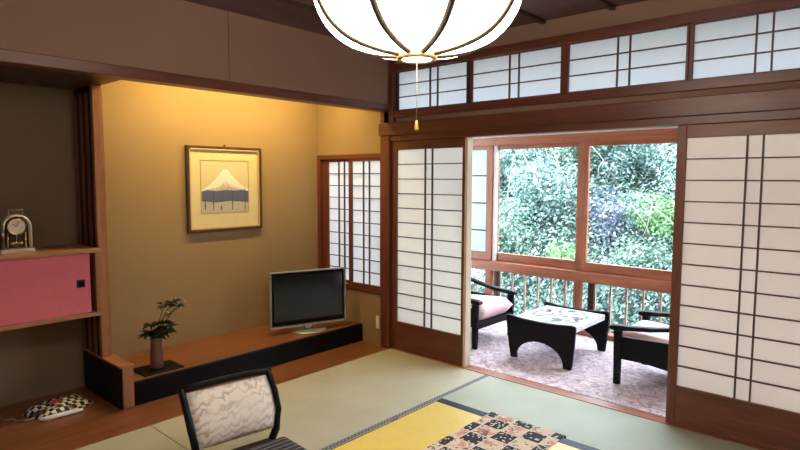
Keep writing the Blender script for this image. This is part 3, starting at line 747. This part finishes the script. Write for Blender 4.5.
t = thing('table_runner', 'black and cream patchwork runner lying across the yellow low table', 'table runner', (1.834, -1.30, TZ))
mb = MB()
rx0, rx1 = 0, .372; path = [(-1.42, .0022), (-.6, .0022), (-.05, .0022), (0.022, .0022), (.030, -.002), (.032, -.03), (.033, -.055)]
top_ = [[(x, p[0], p[1]) for x in (rx0, rx0+.186, rx1)] for p in path]
va = [[mb.bm.verts.new(p) for p in r] for r in top_]
vb = [[mb.bm.verts.new((p[0], p[1]-(.002 if k > 4 else 0), p[2]-(.0014 if k <= 4 else 0))) for p in r] for k, r in enumerate(top_)]
for i in range(len(path)-1):
    for j in range(2):
        mb.bm.faces.new((va[i][j], va[i][j+1], va[i+1][j+1], va[i+1][j])); mb.bm.faces.new((vb[i][j], vb[i+1][j], vb[i+1][j+1], vb[i][j+1]))
    for j in (0, 2): mb.bm.faces.new((va[i][j], va[i+1][j], vb[i+1][j], vb[i][j]))
for k in (0, -1):
    for j in range(2): mb.bm.faces.new((va[k][j], va[k][j+1], vb[k][j+1], vb[k][j]))
mb.build('runner_cloth', M['patch'], t)

# ------------------------------------------------------------------ legless chair and cushion
t = thing('floor_chair', 'black legless floor chair with a cream landscape fabric back', 'chair', (.695, -1.945, 0), math.radians(-8))
def side(s):   # back post: bends outward-forward and leans back
    return [(.015, s*.200, .03), (.035, s*.218, .10), (.03, s*.236, .20), (-.02, s*.240, .29), (-.095, s*.238, .378)]
for s in (-1, 1):
    MB().tube(side(s), .02, 10, flat=(.017, .021)).build('back_post', M['black_wood'], t, smooth=True)
MB().tube([(-.095, -.254, .380), (-.099, -.12, .384), (-.100, 0, .385), (-.099, .12, .384), (-.095, .254, .380)], .018, 10, flat=(.016, .018)).build('top_rail', M['black_wood'], t, smooth=True)
# padded back panel between the posts
mb = MB(); nz, ny_ = 10, 12; FA = []; BA = []
def back_x(z): # interpolate post line
    P = side(1)
    for a, b in zip(P, P[1:]):
        if a[2] <= z <= b[2]: f_ = (z-a[2])/(b[2]-a[2]); return a[0]+(b[0]-a[0])*f_, a[1]+(b[1]-a[1])*f_
    return P[-1][0], P[-1][1]
for j in range(nz+1):
    z = .108+(.362-.108)*j/nz; x, hw = back_x(z); hw -= .019
    ra, rb_ = [], []
    for i in range(ny_+1):
        u = -1+2*i/ny_; pad = .020*(1-abs(u)**6)*(1-abs(2*j/nz-1)**6)
        ra.append(mb.bm.verts.new((x+.004+pad, u*hw, z))); rb_.append(mb.bm.verts.new((x-.012, u*hw, z)))
    FA.append(ra); BA.append(rb_)
for j in range(nz):
    for i in range(ny_):
        mb.bm.faces.new((FA[j][i], FA[j][i+1], FA[j+1][i+1], FA[j+1][i])); mb.bm.faces.new((BA[j][i], BA[j+1][i], BA[j+1][i+1], BA[j][i+1]))
    for i in (0, ny_): mb.bm.faces.new((FA[j][i], FA[j+1][i], BA[j+1][i], BA[j][i]))
for j in (0, nz):
    for i in range(ny_): mb.bm.faces.new((FA[j][i], FA[j][i+1], BA[j][i+1], BA[j][i]))
mb.build('backrest_pad', M['cream'], t, smooth=True)
MB().box(.0, .44, -.195, .195, .004, .045).build('seat_base', M['black_wood'], t, .01)
t2 = thing('seat_cushion', 'dark striped square cushion lying on the legless floor chair', 'cushion', (1.095, -2.00, .046), math.radians(-4))
mb = MB(); n = 14; A = []; B = []
for j in range(n+1):
    ra, rb_ = [], []
    for i in range(n+1):
        u, v = i/n*2-1, j/n*2-1; e = max(0, (1-abs(u)**10))*max(0, (1-abs(v)**10))
        x, y = u*.215, v*.215
        ra.append(mb.bm.verts.new((x, y, .045+.042*e**.3))); rb_.append(mb.bm.verts.new((x, y, .045-.045*e**.3)))
    A.append(ra); B.append(rb_)
for j in range(n):
    for i in range(n):
        mb.bm.faces.new((A[j][i], A[j][i+1], A[j+1][i+1], A[j+1][i])); mb.bm.faces.new((B[j][i], B[j+1][i], B[j+1][i+1], B[j][i+1]))
bmesh.ops.remove_doubles(mb.bm, verts=mb.bm.verts, dist=1e-5)
mb.build('cushion_body', M['stripe'], t2, smooth=True)

# ------------------------------------------------------------------ veranda coffee table
t = thing('veranda_table', 'low dark veranda table with curved side boards and a pale patterned top', 'coffee table', (1.13, .81, .005))
def board(yy):
    o = [(-.288, .340), (-.262, .345), (-.15, .332), (0, .327), (.15, .332), (.275, .345), (.300, .338), (.302, .30), (.297, .2), (.285, .08), (.275, 0), (.212, 0)]
    o += [(.205*math.cos(a)+.005, .150*math.sin(a)+.015) for a in [PI*k/14 for k in range(1, 14)]]
    o += [(-.19, 0), (-.245, 0), (-.262, .08), (-.280, .2), (-.290, .30)]
    return MB().prism(o, 'y', yy-.014, yy+.014)
for yy in (-.318, .318): board(yy).build('side_board', M['black_wood'], t, .005)
MB().box(-.262, .272, -.303, .303, .272, .318).build('tabletop', M['leafy'], t, .004)
MB().box(-.16, .16, -.30, .30, .235, .271).build('apron', M['black_wood'], t, .003)
mb = MB()

# ------------------------------------------------------------------ veranda armchairs
def armchair(loc, rz, label):
    t = thing('veranda_armchair', label, 'armchair', loc, rz, 'veranda armchairs')
    w = .285
    for s in (-1, 1):
        MB().prism([(-.022, 0), (.020, 0), (.028, .385), (-.026, .385)], 'y', s*w-.018, s*w+.018).build('leg', M['black_wood'], t, .004)
        MB().tube([(-.60, s*w, .0), (-.56, s*w, .24), (-.60, s*w, .52), (-.66, s*w, .68)], .02, 8).build('leg', M['black_wood'], t, smooth=True)
        arm = [(.060, .392), (.052, .418), (.02, .424), (-.10, .430), (-.25, .446), (-.40, .474), (-.52, .510), (-.60, .545), (-.60, .515), (-.50, .478), (-.38, .442), (-.22, .412), (-.06, .394), (.03, .384)]
        MB().prism(arm, 'y', s*w-.030, s*w+.030).build('arm', M['black_wood'], t, .008)
        MB().prism([(-.02, .205), (-.56, .14), (-.55, .36), (-.02, .345)], 'y', s*w-.008, s*w+.008).build('side_panel', M['black_wood'], t, .003)
    MB().box(-.012, .016, -w+.018, w-.018, .165, .225).build('front_rail', M['black_wood'], t, .004)
    MB().box(-.60, .0, -w+.02, w-.02, .175, .20).build('seat_base', M['black_wood'], t, .003)
    mb = MB(); n = 10
    def cush(x0, x1, y0, y1, zt, zb, tilt):
        mb = MB(); n = 12; A = []; B = []
        for j in range(n+1):
            ra, rb_ = [], []
            for i in range(n+1):
                u, v = i/n*2-1, j/n*2-1; e = (max(0, 1-abs(u)**9)*max(0, 1-abs(v)**9))**.35
                x = (x0+x1)/2+u*(x1-x0)/2; y = (y0+y1)/2+v*(y1-y0)/2; zm = (zt+zb)/2+tilt*u
                ra.append(mb.bm.verts.new((x, y, zm+(zt-zb)/2*e))); rb_.append(mb.bm.verts.new((x, y, zm-(zt-zb)/2*e)))
            A.append(ra); B.append(rb_)
        for j in range(n):
            for i in range(n):
                mb.bm.faces.new((A[j][i], A[j][i+1], A[j+1][i+1], A[j+1][i])); mb.bm.faces.new((B[j][i], B[j+1][i], B[j+1][i+1], B[j][i+1]))
        bmesh.ops.remove_doubles(mb.bm, verts=mb.bm.verts, dist=1e-5)
        return mb
    cush(-.56, .045, -w+.035, w-.035, .362, .205, .02).build('seat_pad', M['seat_pink'], t, smooth=True)
    R = Matrix.Translation((-.585, 0, .50)) @ Euler((0, -.25, 0)).to_matrix().to_4x4()
    MB().box(-.02, .02, -w+.03, w-.03, -.02, .24, R=R).build('backrest', M['seat_pink'], t, .015)
    MB().tube([(-.665, -w, .69), (-.675, 0, .70), (-.665, w, .69)], .022, 8).build('top_rail', M['black_wood'], t, smooth=True)
    MB().tube([(-.565, -w, .33), (-.565, w, .33)], .016, 8).build('back_rail', M['black_wood'], t, smooth=True)
    return t
armchair((.555, .735, .005), 0, 'dark wooden armchair with a pale pink seat left of the veranda table')
armchair((1.765, .735, .005), PI, 'dark wooden armchair with a pale pink seat right of the veranda table')

# ------------------------------------------------------------------ light
def area(name, loc, rot, sx, sy, e, col):
    l = bpy.data.lights.new(name, 'AREA'); l.shape = 'RECTANGLE'; l.size = sx; l.size_y = sy; l.energy = e; l.color = col
    o = bpy.data.objects.new(name, l); COL.objects.link(o); o.location = loc; o.rotation_euler = rot; return o
# tokonoma lamp tucked behind the beam, shining down and back on the alcove wall
area('tokonoma_lamp', (-.42, -1.0, 2.34), (0, math.radians(26), 0), .06, 1.5, 20, (1.0, .72, .24))
pl = bpy.data.lights.new('pendant_bulb', 'POINT'); pl.energy = 22; pl.color = (1.0, .86, .68); pl.shadow_soft_size = .30
po = bpy.data.objects.new('pendant_bulb', pl); COL.objects.link(po); po.location = (LC.x, LC.y, LC.z-.38)
bpy.data.objects.remove(po)
sun = bpy.data.lights.new('sun', 'SUN'); sun.energy = 4.2; sun.angle = .02; sun.color = (.92, .97, 1.0)
so = bpy.data.objects.new('sun', sun); COL.objects.link(so); so.rotation_euler = (math.radians(38), math.radians(18), 0)
w = bpy.data.worlds.new('sky'); S.world = w; w.use_nodes = True
nt = w.node_tree; bg = nt.nodes['Background']
bg.inputs[0].default_value = (.74, .87, 1.0, 1); bg.inputs[1].default_value = 9.5

# ------------------------------------------------------------------ camera
cd = bpy.data.cameras.new('camera'); co = bpy.data.objects.new('camera', cd); COL.objects.link(co)
cd.sensor_width = 36; cd.lens = 570.98/800*36; cd.clip_start = .02
r = Vector((0.74337666, 0.66886596, 0.00307639)); d = Vector((0.05667551, -0.05840493, -0.99668287)); f = Vector((-0.66646757, 0.74108514, -0.08132518))
mw = Matrix((( r.x, -d.x, -f.x, 3.26), (r.y, -d.y, -f.y, -3.515), (r.z, -d.z, -f.z, 1.45), (0, 0, 0, 1)))
co.matrix_world = mw; S.camera = co
S.view_settings.view_transform = 'Standard'; S.view_settings.look = 'None'; S.view_settings.exposure = 0.8; S.view_settings.gamma = 1
S.view_settings.use_curve_mapping = False
S.cycles.use_denoising = True
S.cycles.max_bounces = 10; S.cycles.diffuse_bounces = 6; S.cycles.transparent_max_bounces = 12; S.cycles.sample_clamp_indirect = 6
